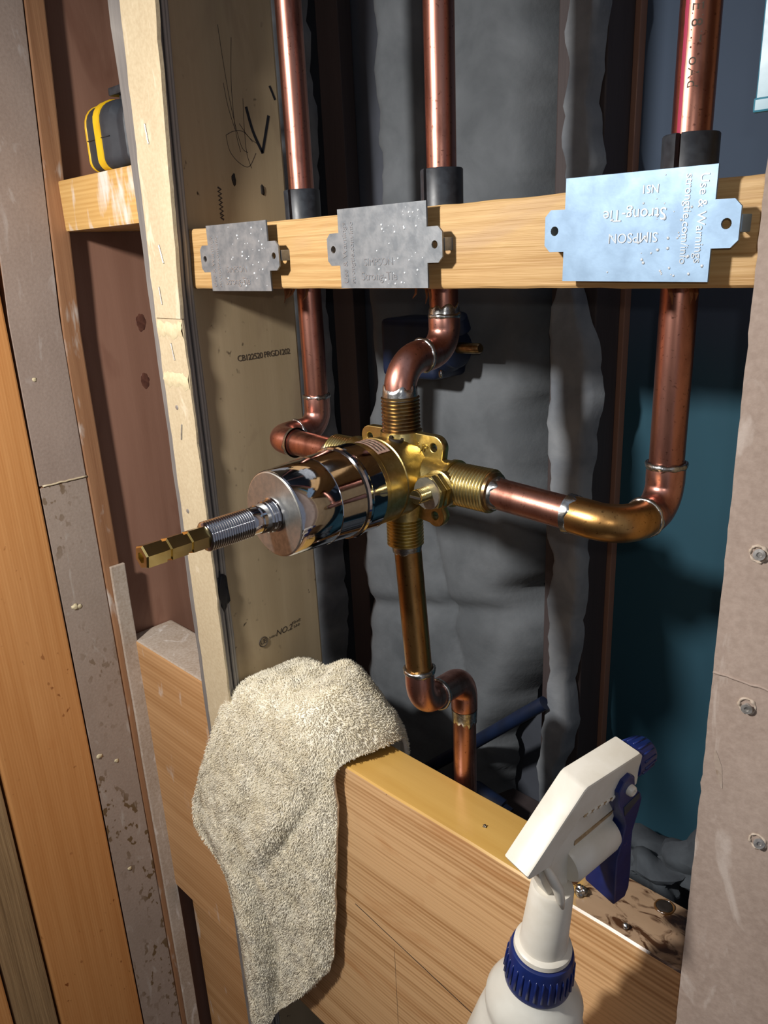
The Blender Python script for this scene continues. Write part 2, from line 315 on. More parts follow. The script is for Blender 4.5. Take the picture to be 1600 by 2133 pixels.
# studs ----------------------------------------------------------------------------------------------------------------------
st = empty('wall_stud', (-499, 40, -1350), 'pale wooden stud with stamped lettering, left of the copper pipes', 'stud')
link('stud_body', box(-519, -480, 0, 90, -1350, 1050, 2), 'studside', st, (-499, 40, -300))
for k, (xr, ya, yb) in enumerate(((-477.0, -12.5, -9.6), (-478.6, -9.2, -6.2), (-477.4, -5.8, -3.2), (-478.8, -2.8, 0))):
    ly = link('layer', box(-517, xr, ya, yb, -1350, 1050, 0, sub=(2, 90), jitter=.9, cell=22), 'ply', st, (-499, ya, -300), label='dark grey layer edge')
    me = ly.data
    for v in me.vertices:
        if v.co.x > .005: v.co.x += .010*min(1.6, max(0, (v.co.z-.263)/.19))
def strip(z0, z1, y0, y1, n, x0=-512, x1=-477.5, jit=1.2, tear=False):
    vs, fs = [], []
    for i in range(n+1):
        z = z0+(z1-z0)*i/n; jl = jit*noise.noise(Vector((z*.06, 1, 3))); jr = jit*noise.noise(Vector((z*.06, 7, 3))); tt = min(1.6, max(0, (z+37)/190)); jl += 8*tt; jr += 16*tt
        for x, y in ((x0+jl, y0), (x1+jr, y0), (x1+jr, y1), (x0+jl, y1)): vs.append((x, y, z))
    for i in range(n):
        for k in range(4): fs.append((4*i+k, 4*i+(k+1) % 4, 4*i+4+(k+1) % 4, 4*i+4+k))
    fs += [(3, 2, 1, 0), (4*n, 4*n+1, 4*n+2, 4*n+3)]
    return mesh(vs, fs)
link('paper_facing', strip(-37, 1050, -15.2, -12.5, 120, -507, -474), 'paper', st, (-494, -11, 400), label='tan cardboard strip stapled to the stud')
lower = link('paper_facing', strip(-1350, -37, -14, -12.4, 150, -509, -474.5), 'paper', st, (-494, -11, -500), label='worn tan paper facing')
for z, seed in ((-45, 1), (-80, 5)):    # torn places
    vs, fs = [], []; nx, nz = 14, 6
    for i in range(nx+1):
        x = -507+32*i/nx; h = 5+3.5*noise.noise(Vector((x*.25, seed, 0))); c = z+2.5*noise.noise(Vector((x*.12, seed*3, 1)))
        for k in range(nz+1): zz = c+h*(2*k/nz-1); vs.append((x, -14.1-(1.1+1.1*noise.noise(Vector((x*.5, zz*.5, seed))))*math.sin(math.pi*k/nz), zz))
    for i in range(nx):
        for k in range(nz): a = i*(nz+1)+k; fs.append((a, a+nz+1, a+nz+2, a+1))
    link('torn_patch', mesh(vs, fs), 'plaster', st, (-494, -11, z), smooth='all')
for x, z, dx in ((-494, 78, 1.5), (-489, 5, 3), (-496, -22, 1), (-492, -60, 2), (-492, -118, -3)):
    yy = -15.4 if z > -37 else -14.2; x += 7 if z > 50 else 0
    link('staple', sweep([(x, yy+.6, z+6), (x, yy-.3, z+5.6), (x+dx, yy-.3, z-5.6), (x+dx, yy+.6, z-6)], 0.5, 6), 'steel', st, (x, yy, z))
for x, z in ((-496, -100), (-500, -180)):
    link('nail_head', lathe((x, -13.8, z), (0,-1,0), [(0, 1.8), (.5, 1.8), (.9, 1.2)], 14), 'steel', st, (x, -11, z), smooth=True)
# lettering, pencil and marker on the stud's right-hand face
X = -480
link('stamped_lettering', text('CB122520 PRGD1202', 6.2, (X+.12, 56, -70), (0,1,0), (0,0,1), .05, spacing=.86), 'stamp', st, (X, 56, -70), label='stamped code CB122520')
link('stamped_lettering', joinm(text('NO.2', 7.6, (X+.12, 50, -300), (0,1,0), (0,.1,1), .05, shear=.15), text('KD-HT', 3.2, (X+.12, 63.5, -297), (0,1,0), (0,0,1), .05), text('S-P-F', 3.2, (X+.12, 63.5, -301), (0,1,0), (0,0,1), .05), text('S-GRN', 2.4, (X+.12, 37.5, -301), (0,1,0), (0,0,1), .05)), 'stamp', st, (X, 50, -300), label='stamped grade NO.2')
link('grade_mark', joinm(torus((X+.1, 28, -302), (1,0,0), 4.2, .5, 24, 5), text('U', 6, (X+.12, 27, -302), (0,1,0), (0,0,1), .05), text('B', 6, (X+.12, 30, -302), (0,1,0), (0,0,1), .05)), 'stamp', st, (X, 28, -302))
def arc(pts, k=6):
    P = [Vector((X, a, b)) for a, b in pts]; out = []
    for i in range(len(P)-1):
        p0, p1, p2, p3 = P[max(i-1,0)], P[i], P[i+1], P[min(i+2,len(P)-1)]
        for j in range(k):
            t = j/k; out.append(.5*((2*p1)+(p2-p0)*t+(2*p0-5*p1+4*p2-p3)*t*t+(3*p1-p0-3*p2+p3)*t**3))
    return out+[P[-1]]
link('marker_stroke', ribbon(arc([(60,99),(64,84),(70,72),(71,71.5),(74,80),(79,95)]), 2.3, .15), 'ink', st, (X, 70, 85), label='black marker V')
link('marker_stroke', ribbon(arc([(82,114),(84,110),(86,105.5)]), [1.6]*7+[2.0]*6 if False else 1.9, .15), 'ink', st, (X, 84, 110))
for pts in ([(43,146),(45,120),(48,95),(53,74),(58,70)], [(53,140),(50,118),(49,100),(49.5,82),(52,70)], [(43,112),(45,98),(49,84)], [(58,104),(57,88),(57,70),(60,60)],
            [(41,80),(48,83),(56,83),(63,77)], [(41,80),(43,70),(50,63),(58,61),(65,70)], [(53,88),(60,80),(67,76)]):
    link('pencil_line', ribbon(arc(pts), .4, .1), 'pencil', st, (X, 50, 80))
link('pencil_line', ribbon([(X, 31+(1.3 if i % 2 else -1.3), 47-i*1.4) for i in range(16)], 1.5, .1), 'pencil', st, (X, 31, 36), label='dark zigzag scribble')
for y, z in ((44, 52), (68, 46)):
    link('nail_hole', blob((X, y, z), 2.6, 1, (.25, .7, 1.5), .5, y), 'dark', st, (X, y, z), smooth='all')
link('dark_knot', blob((X+2.2, -6, -243), 6, 2, (.25, .8, 2.4), .6, 3), 'ink', st, (X, -3, -243), smooth='all')

sr = empty('wall_stud', (-80, 40, -1350), 'near wooden stud on the right, covered with grey brown drywall paper', 'stud')
link('stud_body', box(-106, -50, 0, 90, -1350, 1050, 1), 'studside', sr, (-80, 40, -300))
def rstrip():
    vs, fs, n = [], [], 300
    for i in range(n+1):
        z = -800+1300*i/n; j = .5*noise.noise(Vector((z*.2, 1, 3)))+.35*noise.noise(Vector((z*.9, 5, 3)))
        for x, y in ((-103.2+j, -12), (30, -12), (30, 0), (-103.2+j, 0)): vs.append((x, y, z))
    for i in range(n):
        for k in range(4): fs.append((4*i+k, 4*i+(k+1) % 4, 4*i+4+(k+1) % 4, 4*i+4+k))
    fs += [(3,2,1,0), (4*n,4*n+1,4*n+2,4*n+3)]; return mesh(vs, fs)
link('drywall_strip', rstrip(), 'paper_r', sr, (-60, -6, -100))
for x, z, t in ((-91, -114, (.3,-1,.2)), (-88.5, -179, (.2,-1,-.1)), (-78, -240, (.5,-1,.3))):
    link('drywall_screw', joinm(lathe((x, -11.5, z), t, [(0, 1.3), (1.8, 1.3), (2.4, 2.2), (3.0, 2.2), (3.1, 1.0), (2.6, .8)], 16), ), 'steel', sr, (x, -12, z), smooth=True)
    link('paper_pucker', torus((x, -12, z), (0,-1,0), 3.2, .6, 24, 6, 1.2), 'painted', sr, (x, -12, z), smooth='all')
link('paper_crease', sweep([(-103+i*2.5, -12.1, -169+2*noise.noise(Vector((i*.6,2,2)))) for i in range(16)], .6, 6), 'paper_r', sr, (-90, -12, -169), smooth='all')
link('glue_smear', ribbon([(-99, -12, -205), (-97, -12, -212), (-94.5, -12, -222)], [1.0, 3.2, .6], .15, (0,-1,0)), 'paper_l', sr, (-97, -12, -213))

def lean(me):
    bm = bmesh.new(); bm.from_mesh(me)
    for z in range(-40, 1050, 60): bmesh.ops.bisect_plane(bm, geom=bm.verts[:]+bm.edges[:]+bm.faces[:], plane_co=(0,0,z), plane_no=(0,0,1))
    for v in bm.verts: v.co.y += 15*min(1.3, max(0, (v.co.z+60)/250))
    return bm_mesh(bm)
# left return wall (faces the bay) -------------------------------------------------------------------------------------------
XW = -660
sl = empty('corner_stud', (-680, -40, -1350), 'corner stud faced with brown stained paper, far left', 'stud')
link('stud_body', lean(box(-671.5, XW-1.5, -60, -18.5, -1350, 1050, 0)), 'thinwood', sl, (-690, -40, -300))
link('paper_facing', lean(box(XW-1.5, XW, -60.5, -19, -178, 1050, .4)), 'paper_u', sl, (XW, -40, 300))
link('paper_facing', box(XW-1.5, XW-.2, -60.5, -19, -1350, -180, .4), 'paper_l', sl, (XW, -40, -500), label='brown paper facing with dark mildew spots')
link('paper_seam', sweep([(XW, -58+4*i, -178.5+.8*noise.noise(Vector((i*.9,0,0)))) for i in range(11)], .9, 6), 'paper', sl, (XW, -40, -178), smooth='all')
for y, z, r in ((-50, -296, 2.8), (-46, -297, 2.2), (-48, -88, 1.6), (-54, -456, 2.5), (-45, -600, 2.0), (-38, -470, 2.0)):
    link('plaster_dab', blob((XW, y, z), r, 1, (.35, 1.2, 1), .6, z), 'plaster', sl, (XW, y, z), smooth='all')
link('exposed_edge', lean(box(-671.5, XW+.5, -17.8, -2, -1350, 1050, 1.2, sub=(2, 50), jitter=.6)), 'thinwood', sl, (-665, -10, -300), label='thin exposed orange wood edge')
link('painted_cleat', box(XW+.9, XW+4.5, -13, 1.5, -1350, -268, .8, sub=(2, 30), jitter=.6), 'painted', origin=(-664, -10, -1350), label='whitewashed wooden cleat standing left of the lower short block', cat='cleat')
link('brown_stud', box(-715, -672, -6, 200, -1350, 1050, 2), 'brown', origin=(-690, 90, -1350), label='dark reddish brown stud board behind the tape measure', cat='stud')
for y, z, rr in ((62, -52, 9), (58, -105, 8)):
    link('knot', blob((-672, y, z), rr*.8, 3, (.03, .7, 1.1), .25, z), 'knot', bpy.data.objects['brown_stud'], (-672, y, z), smooth='all', label='dark round knot')
for nm, mm, y0, y1, xx, lb in (('wall_plank', 'plank', -141, -62, XW+1, 'wide glossy orange plank with straight vertical grain at the left'),
                               ('wall_plank', 'rough', -180, -143.5, XW-2, 'rough grey brown plank between two orange planks, lower left'),
                               ('wall_plank', 'plank', -290, -182, XW+1, 'orange plank cut off by the bottom left corner')):
    link(nm, box(xx-38, xx, y0, y1, -1350, 1050, 1.5), mm, origin=(xx-19, (y0+y1)/2, -300), label=lb, cat='plank')

# blocks -------------------------------------------------------------------------------------------------------------------
def drilled(me, holes, r):
    o = bpy.data.objects.new('tmp', me); COL.objects.link(o); cs = []
    for x, y in holes:
        c = bpy.data.objects.new('cut', lathe((x, y, -60), (0,0,1), [(0, r), (120, r)], 32)); COL.objects.link(c); cs.append(c)
        m = o.modifiers.new('b', 'BOOLEAN'); m.operation = 'DIFFERENCE'; m.object = c; m.solver = 'EXACT'
    dg = bpy.context.evaluated_depsgraph_get(); dg.update(); out = bpy.data.meshes.new_from_object(o.evaluated_get(dg)); out.materials.clear()
    for c in cs+[o]: bpy.data.objects.remove(c)
    return out
link('blocking_board', drilled(box(-479, -104, 0, 89, -18.5, 20, 2.6, 3, sub=(0, 40), jitter=.5, cell=14), [(-401, 38), (-286, 38), (-152, 38)], 11.6), 'block', origin=(-290, 45, 0), smooth=35, label='rough pine cross block carrying three metal plates', cat='board')
link('shelf_block', box(-671, -520, 0, 89, 27, 66, 2.0), 'shelfblock', origin=(-595, 45, 27), label='short pine block with white paint smears under the tape measure', cat='block')
pbm = box(-671, -520, 0, 48, -652, -350, 2.0)
for p in pbm.polygons: p.material_index = 1 if p.normal.z > .5 else 0
link('painted_block', pbm, ['leftblock', 'painted'], origin=(-595, 20, -652), label='short wide wooden block with white paint on its top edge, left of the towel', cat='block')
link('backing_board', box(-652, -524, 14, 30, -1300, -654, 1), 'leftblock', origin=(-590, 22, -1300), label='tan board below the short wide block, bottom left', cat='board')
def lowboard():
    me = box(-479.5, -104, 3, 44, -652, -350, 3.0, 3, sub=(0, 16), jitter=.35, cell=30)
    for p in me.polygons: p.material_index = 1 if p.normal.z > .6 else 0
    return me
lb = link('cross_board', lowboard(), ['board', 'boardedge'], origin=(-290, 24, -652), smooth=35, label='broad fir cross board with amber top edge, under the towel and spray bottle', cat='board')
link('pencil_line', ribbon([(-316+.01*i, 3, -352-20*i) for i in range(15)], .4, .12, (0,-1,0)), 'pencil', lb, (-316, 3, -450))
link('saw_groove', ribbon([(-357+12*i, 3, -476-1.8*i) for i in range(22)], .9, .15, (0,-1,0)), 'pencil', lb, (-230, 3, -480))
for x, y, r, lbl in ((-142, 9, 2.0, 'small round solder bead on the scorched end of the lower board'), (-166, 27, 2.8, 'upright solder drip standing on the lower board behind the bottle neck'), (-172, 14, 4.0, 'crinkled solder lump beside the spray bottle neck'),
                     (-245, 20, 1.2, 'tiny solder fleck on the amber top edge, between towel and bottle')):
    tall = 2.0 if r == 2.8 else .7 if r == 4.0 else .9
    link('solder_drop', blob((x, y, -350+r*tall*.75), r, 2, (.9, .8, tall), .2 if r == 2.0 else .9, x), 'solder', origin=(x, y, -350), smooth='all', label=lbl, cat='solder')
nh = empty('framing_nail', (-133, 36, -350), 'dark burnt nail head sunk in the right end of the lower board', 'nail')
link('nail_head', lathe((-133, 36, -350.5), (0,0,1), [(0, 4.2), (1.2, 4.4), (1.6, 3.6), (1.3, 1.5)], 20), 'dark', nh, (-133, 36, -350), smooth=True)
link('scorch_ring', torus((-133, 36, -350), (0,0,1), 5.0, .7, 24, 6, 1.0), 'flux', nh, (-133, 36, -350), smooth='all')
# torn splinters where the holes come out
for x in (-401, -286, -152):
    for i in range(7 if x == -401 else 3):
        a = random.uniform(-2.6, -.5); r = random.uniform(10, 16); L = random.uniform(4, 11)
        p = Vector((x+r*math.cos(a), 36+r*math.sin(a), -18)); q = p+Vector((random.uniform(-6, 6), random.uniform(-5, 2), -L))
        link('splinter', sweep([p, (p+q)/2+Vector((1,0,-1)), q], [.9, .7, .15], 5), 'splinter', bpy.data.objects['blocking_board'], p)

# ------------------------------------------------------------------ nail plates
def plate(cx, cz, y, mat, flip, tilt, label, tiltz=0.0, spat=40, seed=1):
    hw, hh, tw, th = 31, 19.8, 9.5, 8.2
    c = 2.6
    ol = [(-hw, -hh), (hw, -hh), (hw, -th), (hw+tw-c, -th), (hw+tw, -th+c), (hw+tw, th-c), (hw+tw-c, th), (hw, th), (hw, hh), (-hw, hh), (-hw, th), (-hw-tw+c, th), (-hw-tw, th-c), (-hw-tw, -th+c), (-hw-tw+c, -th), (-hw, -th)]
    me = prism(ol, (0,0,0), (1,0,0), (0,0,1), (0,-1,0), 0, 1.0, [(-hw-tw*.5, 0, 1.9), (hw+tw*.5, 0, 1.9)])
    bm = bmesh.new(); bm.from_mesh(me); bmesh.ops.bisect_plane(bm, geom=bm.verts[:]+bm.edges[:]+bm.faces[:], plane_co=(hw+.8,0,0), plane_no=(1,0,0)); bmesh.ops.bisect_plane(bm, geom=bm.verts[:]+bm.edges[:]+bm.faces[:], plane_co=(-hw-.8,0,0), plane_no=(1,0,0))
    for v in bm.verts:
        pass
    me = bm_mesh(bm)
    R = Matrix.Translation((cx, y, cz)) @ Matrix.Rotation(tilt, 4, 'Y') @ Matrix.Rotation(tiltz, 4, 'Z')
    F = R @ (Matrix.Rotation(math.pi, 4, 'Y') if flip else Matrix.Identity(4))
    me.transform(R); root = link('nail_plate', me, mat, origin=(cx, y, cz), label=label, cat='nail plate', group='galvanised nail plates on the cross block')
    def tx(s, sz, x, z, vert=False, nm='embossed_lettering', mm='emboss', lb=None):
        t = text(s, sz, (x, -1.05, z), (0,0,1) if vert else (1,0,0), (-1,0,0) if vert else (0,0,1), .22); t.transform(F); link(nm, t, mm, root, (cx, y, cz), label=lb)
    if flip:
        tx('SIMPSON', 5.2, 0, 3.5, lb='embossed SIMPSON, upside down'); tx('Strong-Tie', 6.2, 0, -4.8, lb='embossed Strong-Tie, upside down'); tx('NS1', 4.2, -6, -13.5)
    else:
        tx('SIMPSON', 5.2, -2, -7, lb='embossed SIMPSON'); tx('Strong-Tie', 6.0, -2, -14, lb='embossed Strong-Tie')
    tx('Use & Warnings', 4.6, -26.5, -2, True, lb='embossed Use & Warnings'); tx('strongtie.com/info', 4.2, -21, -2, True, lb='embossed strongtie.com/info')
    for sx in (-1, 1):   # bent prongs
        p = box(sx*(hw+tw*.9)-1.0, sx*(hw+tw*.9)+1.0, .8, 9.0, -3.0, 3.0, .4); p.transform(R); link('prong', p, mat, root, (cx, y, cz))
    rnd = random.Random(seed); ms = []
    for i in range(spat):
        x = rnd.gauss(.45*hw if not flip else .5*hw, hw*.35); z = rnd.uniform(-hh, hh)*.9
        if abs(x) < hw: ms.append(blob((x, -1.0, z), rnd.uniform(.25, .75), 0, (1, .6, 1), .4, i))
    sp = joinm(*ms); sp.transform(R); link('flux_spatter', sp, 'fleck', root, (cx, y, cz), smooth='all', kind='stuff', label='shiny flux droplets')
    return root
plate(-411.5, .6, -7, 'galv', False, 0.0, 'dull grey nail plate nearest the left stud, under the left pipe', seed=3)
plate(-288, 2.2, -7, 'galv', False, 0.0, 'grey speckled middle nail plate below the centre pipe', seed=5)
plate(-151.5, 4.5, -7, 'galv_lamp_tint', True, 0.012, 'bright bluish nail plate with upside down lettering, nearest the right stud', seed=9, tiltz=-.03)

# ------------------------------------------------------------------ copper pipes
PR, FR = 7.95, 8.9
def pipe(root, a, b, mat, nm='pipe', lb=None):
    return link(nm, sweep([Vector(a)+(Vector(b)-Vector(a))*i/6 for i in range(7)], PR, 32, True), mat, root, a, smooth=True, label=lb)
def elbow(root, a, c, b, mat, R=13, nm='elbow', lb=None):
    P = corner(a, c, b, R, 12); n = len(P); pts = [P[0], P[0]+(P[1]-P[0])*.12]+P[1:-1]+[P[-1]+(P[-2]-P[-1])*.12, P[-1]]
    rad = [FR*.97, FR]+[FR]+[FR*.985]*(n-4)+[FR]+[FR, FR*.97]
    return link(nm, sweep(pts, rad, 32), mat, root, c, smooth=True, label=lb)
def ring(root, c, ax, r=8.75, t=1.0, wob=.8): return link('solder_ring', torus(c, ax, r, t, 40, 8, wob), 'solder', root, c, smooth='all')
def smear(root, c, ax, h, r=8.05, seed=0.0, nm='solder_smear'):
    u, v, d = frame(ax); c = Vector(c); vs, fs = [], []; n, k = 48, 6
    for i in range(n):
        a = 2*math.pi*i/n; hh = h*(.55+.9*abs(noise.noise(Vector((math.cos(a)*1.6+seed, math.sin(a)*1.6, seed)))))
        for j in range(k+1): s = j/k; vs.append(c+d*hh*s+(u*math.cos(a)+v*math.sin(a))*(r+.75*(1-s)**.7+(.12 if j < k else -.2)))
    for i in range(n):
        for j in range(k): i2 = (i+1) % n; fs.append((i*(k+1)+j, i2*(k+1)+j, i2*(k+1)+j+1, i*(k+1)+j+1))
    return link(nm, mesh(vs, fs), 'solder', root, c, smooth='all')
TOP = 420
r = empty('copper_pipe', (-401, 38, -112), 'left copper supply pipe bending into the valve beside the stamped stud', 'pipe')
pipe(r, (-401, 38, TOP), (-401, 38, -92), 'copper_red')
elbow(r, (-401, 38, -90), (-401, 38, -113), (-401, 17, -113), 'copper_fit'); elbow(r, (-401, 20, -113), (-401, 0, -113), (-379, 0, -113), 'copper_fit')
pipe(r, (-383, 0, -113), (-337, 0, -113.5), 'copper'); ring(r, (-401, 38, -91), (0,0,1)); ring(r, (-401, 18.5, -113), (0,1,0)); smear(r, (-379, 0, -113), (-1,0,0), 5, 8.9, 2.0); smear(r, (-341, 0, -113.5), (-1,0,0), 7, 8.05, 4.0)
r = empty('copper_pipe', (-286, 38, -54), 'centre copper pipe rising from the top of the valve', 'pipe')
pipe(r, (-286, 38, TOP), (-286, 38, -36), 'copper_red')
elbow(r, (-286, 38, -34), (-286, 38, -55), (-286, 18, -55), 'copper_fit', 14); elbow(r, (-286, 20, -55), (-286, 0, -55), (-286, 0, -76), 'copper_fit', 17)
ring(r, (-286, 38, -35), (0,0,1), 8.4, .9); smear(r, (-286, 38, -34), (0,0,1), 6, 8.0, 3.0); ring(r, (-286, 19, -55), (0,1,0), 8.7, 1.1)
link('solder_drip', blob((-279, 26, -65.5), 1.3, 1, (1,1,1.8), .2), 'solder', r, (-279, 26, -65), smooth='all'); smear(r, (-286, 0, -76), (0,0,1), 10, 9.0, 1.0)
r = empty('copper_pipe', (-152, 38, -121), 'right copper pipe with pink ink, nearest the right stud', 'pipe')
pipe(r, (-152, 38, TOP), (-152, 38, -102), 'copper_red')
elbow(r, (-152, 38, -99), (-152, 38, -121), (-152, 17, -121), 'copper_fit'); elbow(r, (-152, 20, -121), (-152, 0, -121), (-180, 0, -119.5), 'copper_br', 15, lb='brass coloured heat tinted elbow')
pipe(r, (-176, 0, -119.7), (-222, 0, -117.5), 'copper'); ring(r, (-152, 38, -100), (0,0,1), 8.75, 1.2); ring(r, (-152, 18.5, -121), (0,1,0)); smear(r, (-180, 0, -119.5), (1,0,0), 5, 8.75, 5.0); smear(r, (-224, 0, -117.5), (1,0,0), 7, 8.05, 6.0)
# ink on the right pipe: stripe and characters wrapped round the tube
def wrap(me, ang):
    for v in me.vertices:
        a = ang+v.co.x/PR; rr = PR+.06+max(0, v.co.y)*.2; v.co = Vector((-152+rr*math.sin(a), 38-rr*math.cos(a), v.co.z))
    return me
def grid_strip(w0, w1, z0, z1, n=60):
    vs, fs = [], []
    for i in range(n+1):
        z = z0+(z1-z0)*i/n
        for k in range(4): vs.append((w0+(w1-w0)*k/3+.25*noise.noise(Vector((z*.4, k, 0))), 0, z))
    for i in range(n):
        for k in range(3): a = i*4+k; fs.append((a, a+1, a+5, a+4))
    return mesh(vs, fs)
link('ink_stripe', wrap(grid_strip(-.9, .7, 40, 170), -.25), 'redink', r, (-152, 38, 60), smooth='all', label='pink red ink stripe')
t = text('25E/8/7. oAd', 6.0, (0, 0, 74), (0,0,-1), (1,0,0), .01, spacing=1.15); link('ink_lettering', wrap(t, .25), 'stamp', r, (-152, 38, 74), label='dark printed characters')
r = empty('copper_pipe', (-278, 20, -262), 'lower copper pipe hanging from the valve with a double elbow', 'pipe')
pipe(r, (-285, 0, -156), (-278.5, 0, -242), 'copper_br'); elbow(r, (-278.5, 0, -239), (-278, 0, -263), (-282, 20, -267), 'copper_fit', 14); elbow(r, (-281.5, 18, -266.5), (-288, 54, -273), (-288, 54, -297), 'copper_fit', 14)
pipe(r, (-288, 54, -293), (-288, 54, -760), 'copper'); ring(r, (-278.5, 0, -239.5), (0,0,1), 8.7, 1.3); ring(r, (-281.8, 19.5, -267), (-.17,1,-.15), 9.0, 1.5, .4); smear(r, (-285, 0, -159), (0,0,-1), 8, 8.05, 7.0); smear(r, (-288, 54, -297), (0,0,-1), 14, 8.0, 8.0)
# black split sleeves
def sleeve(x, ang, label, h=39):
    vs, fs, n = [], [], 44; gap = .1
    for i in range(n+1):
        a = ang+gap+(2*math.pi-2*gap)*i/n
        for rr, z in ((8.3, 12), (11.3, 12), (11.3, h-.6), (10.8, h), (8.3, h)): vs.append((x+rr*math.cos(a), 38+rr*math.sin(a), z))
    for i in range(n):
        for k in range(5): fs.append((i*5+k, i*5+(k+1) % 5, i*5+5+(k+1) % 5, i*5+5+k))
    fs += [(0,1,2,3,4)[::-1], tuple(n*5+k for k in range(5))]
    link('pipe_sleeve', mesh(vs, fs), 'black', origin=(x, 38, 20), smooth=True, label=label, cat='sleeve', group='black split sleeves on the cross block')
sleeve(-401, -1.45, 'black plastic sleeve round the left pipe'); sleeve(-286, -1.75, 'black split sleeve round the centre pipe', 40); sleeve(-152, -1.6, 'black split sleeve round the pink inked right pipe', 40)

# ------------------------------------------------------------------ mixing valve
VX, VZ = -286, -117; F = (0, -1, 0); C = (VX, 0, VZ)
v = empty('mixing_valve', C, 'brass and chrome shower mixing valve with long stem between the copper pipes', 'valve')
body = link('valve_body', lathe(C, F, [(-16, 14), (-15, 17), (-6, 19), (0, 21), (8, 22.6), (19, 22.9), (19.4, 23.5), (20.4, 23.5), (20.8, 22.9), (33, 22.9), (34, 23.6), (37, 23.6)], 64), 'brass', v, C, smooth=25)
for nm, p0, ax, L in (('outlet_neck', (VX, 0, VZ+16), (0,0,1), 8), ('outlet_neck', (VX, 0, VZ-16), (0,0,-1), 10)):
    link(nm, lathe(p0, ax, [(-8, 15), (0, 13.5), (L*.6, 12), (L, 11.6)], 40), 'brass', v, p0, smooth=True)
# mounting flange with ears
ol = []
for sx, sz in ((1, 1), (-1, 1), (-1, -1), (1, -1)):
    cx, cz = sx*24, sz*19
    for i in range(9):
        a = math.atan2(sz, sx)+(i-4)/4*math.radians(85) if sz < 0 else math.radians((-20 if sx > 0 else 85)+115*i/8); ol.append((cx+6.8*math.cos(a), cz+6.4*math.sin(a)))
    nx = {(1,1): (0, 25.6), (-1,1): (-28, 0), (-1,-1): (0, -22), (1,-1): (28, 0)}[(sx, sz)]; ol.append(nx)
    pre = nx
fl = link('flange', prism(ol, (VX, 1, VZ-1.5), (1,0,0), (0,0,1), (0,-1,0), -2.5, 2.2, [(24, 19, 2.3), (-24, 19, 2.3), (-24, -19, 2.3), (24, -19, 2.3)], .5), 'brass', v, (VX, 1, VZ), smooth=30)
link('embossed_lettering', text('UP', 6.0, (VX+16.5, -1.4, VZ+16.5), (1,0,-.1), (.1,0,1), .35), 'brass_s', fl, (VX, 1, VZ), label='raised letters UP')
link('thread', thread((VX, 0, VZ+23), (0,0,1), 20, 10.6, 2.0, 1.0), 'brass_d', v, (VX, 0, VZ+23), smooth=50, label='dark brass pipe thread')
link('thread', thread((VX, 0, VZ-25), (0,0,-1), 18, 10.6, 2.0, 1.0), 'brass', v, (VX, 0, VZ-25), smooth=50)
link('thread', thread((VX+38, 0, VZ), (1,0,0), 24, 11.4, 2.0, .8), 'brass', v, (VX+38, 0, VZ), smooth=50); link('thread', thread((VX-38, 0, VZ+3), (-1,0,0), 18, 11.4, 2.0, .8), 'brass', v, (VX-38, 0, VZ+3), smooth=50)
link('thread_tip', lathe((VX+62, 0, VZ), (1,0,0), [(0, 10.3), (1.6, 10.0), (2.2, 8.2)], 32), 'brass_d', v, (VX+62, 0, VZ), smooth=True)
for sx in (1, -1):
    zc = VZ if sx > 0 else VZ+3
    link('inlet_barrel', lathe((VX+sx*18, 0, zc), (sx,0,0), [(-8, 12), (0, 11.8), (16, 11.6), (18, 12.6), (20, 12.6)], 36), 'brass', v, (VX+sx*18, 0, zc), smooth=True)
    cx = VX+sx*35; yb = -6 if sx > 0 else -2
    sb = link('stop_barrel', lathe((cx, 2, zc-1), F, [(-6, 9), (0, 10.2), (10, 10.2), (13, 10.2), (13.6, 9)], 36), 'brass', v, (cx, 0, zc), smooth=True)
    hx = link('stop_nut', lathe((cx, -11.5, zc-1), F, [(0, 9.0), (.8, 9.8), (3, 9.8), (3.2, 8.8), (4.4, 8.8), (4.6, 9.8), (7.4, 9.8), (8, 9.2)], 6, ref=(.3,0,1)), 'brass', v, (cx, -11, zc))
    link('stop_face', lathe((cx, -19.4, zc-1), F, [(0, 8.6), (.8, 8.4)], 28), 'chrome_d', hx, (cx, -19, zc), smooth=True)
    sc = link('stop_screw', thread((cx, -20, zc-1), F, 8.5, 3.9, .9, .35, 24), 'brass_s', v, (cx, -20, zc), smooth=40)
    link('screw_slot', box(cx-3.6, cx+3.6, -28.75, -28.3, zc-1.6, zc-.4), 'dark', sc, (cx, -28, zc))
ls = lathe(C, F, [(22, 23.15), (32, 23.15)], 64); 
lab = []
for i in range(10):
    for k in range(2): a = math.radians(100-i*5.0); lab.append((VX+23.25*math.cos(a), -(23+k*9), VZ+23.25*math.sin(a)))
link('sticker', mesh(lab, [(2*i, 2*i+1, 2*i+3, 2*i+2) for i in range(9)]), 'label', v, (VX, -27, VZ+23), smooth='all', label='small printed foil sticker')
for k in range(3):
    ln = [(VX+23.33*math.cos(math.radians(97-i*4.2)), -(25+k*2.4), VZ+23.33*math.sin(math.radians(97-i*4.2))) for i in range(10)]
    link('sticker_print', mesh([p for q in ln for p in (q, (q[0], q[1]-1.0, q[2]))], [(2*i, 2*i+1, 2*i+3, 2*i+2) for i in range(9)]), 'stamp', v, (VX, -27, VZ+23))
link('set_screw', lathe((VX+6, -11, VZ+20.5), (.26,0,.96), [(0, 4.2), (2.2, 4.0), (2.3, 2.6), (1.2, 2.2)], 20), 'dark', v, (VX+6, -11, VZ+21), smooth=True, label='dark set screw')
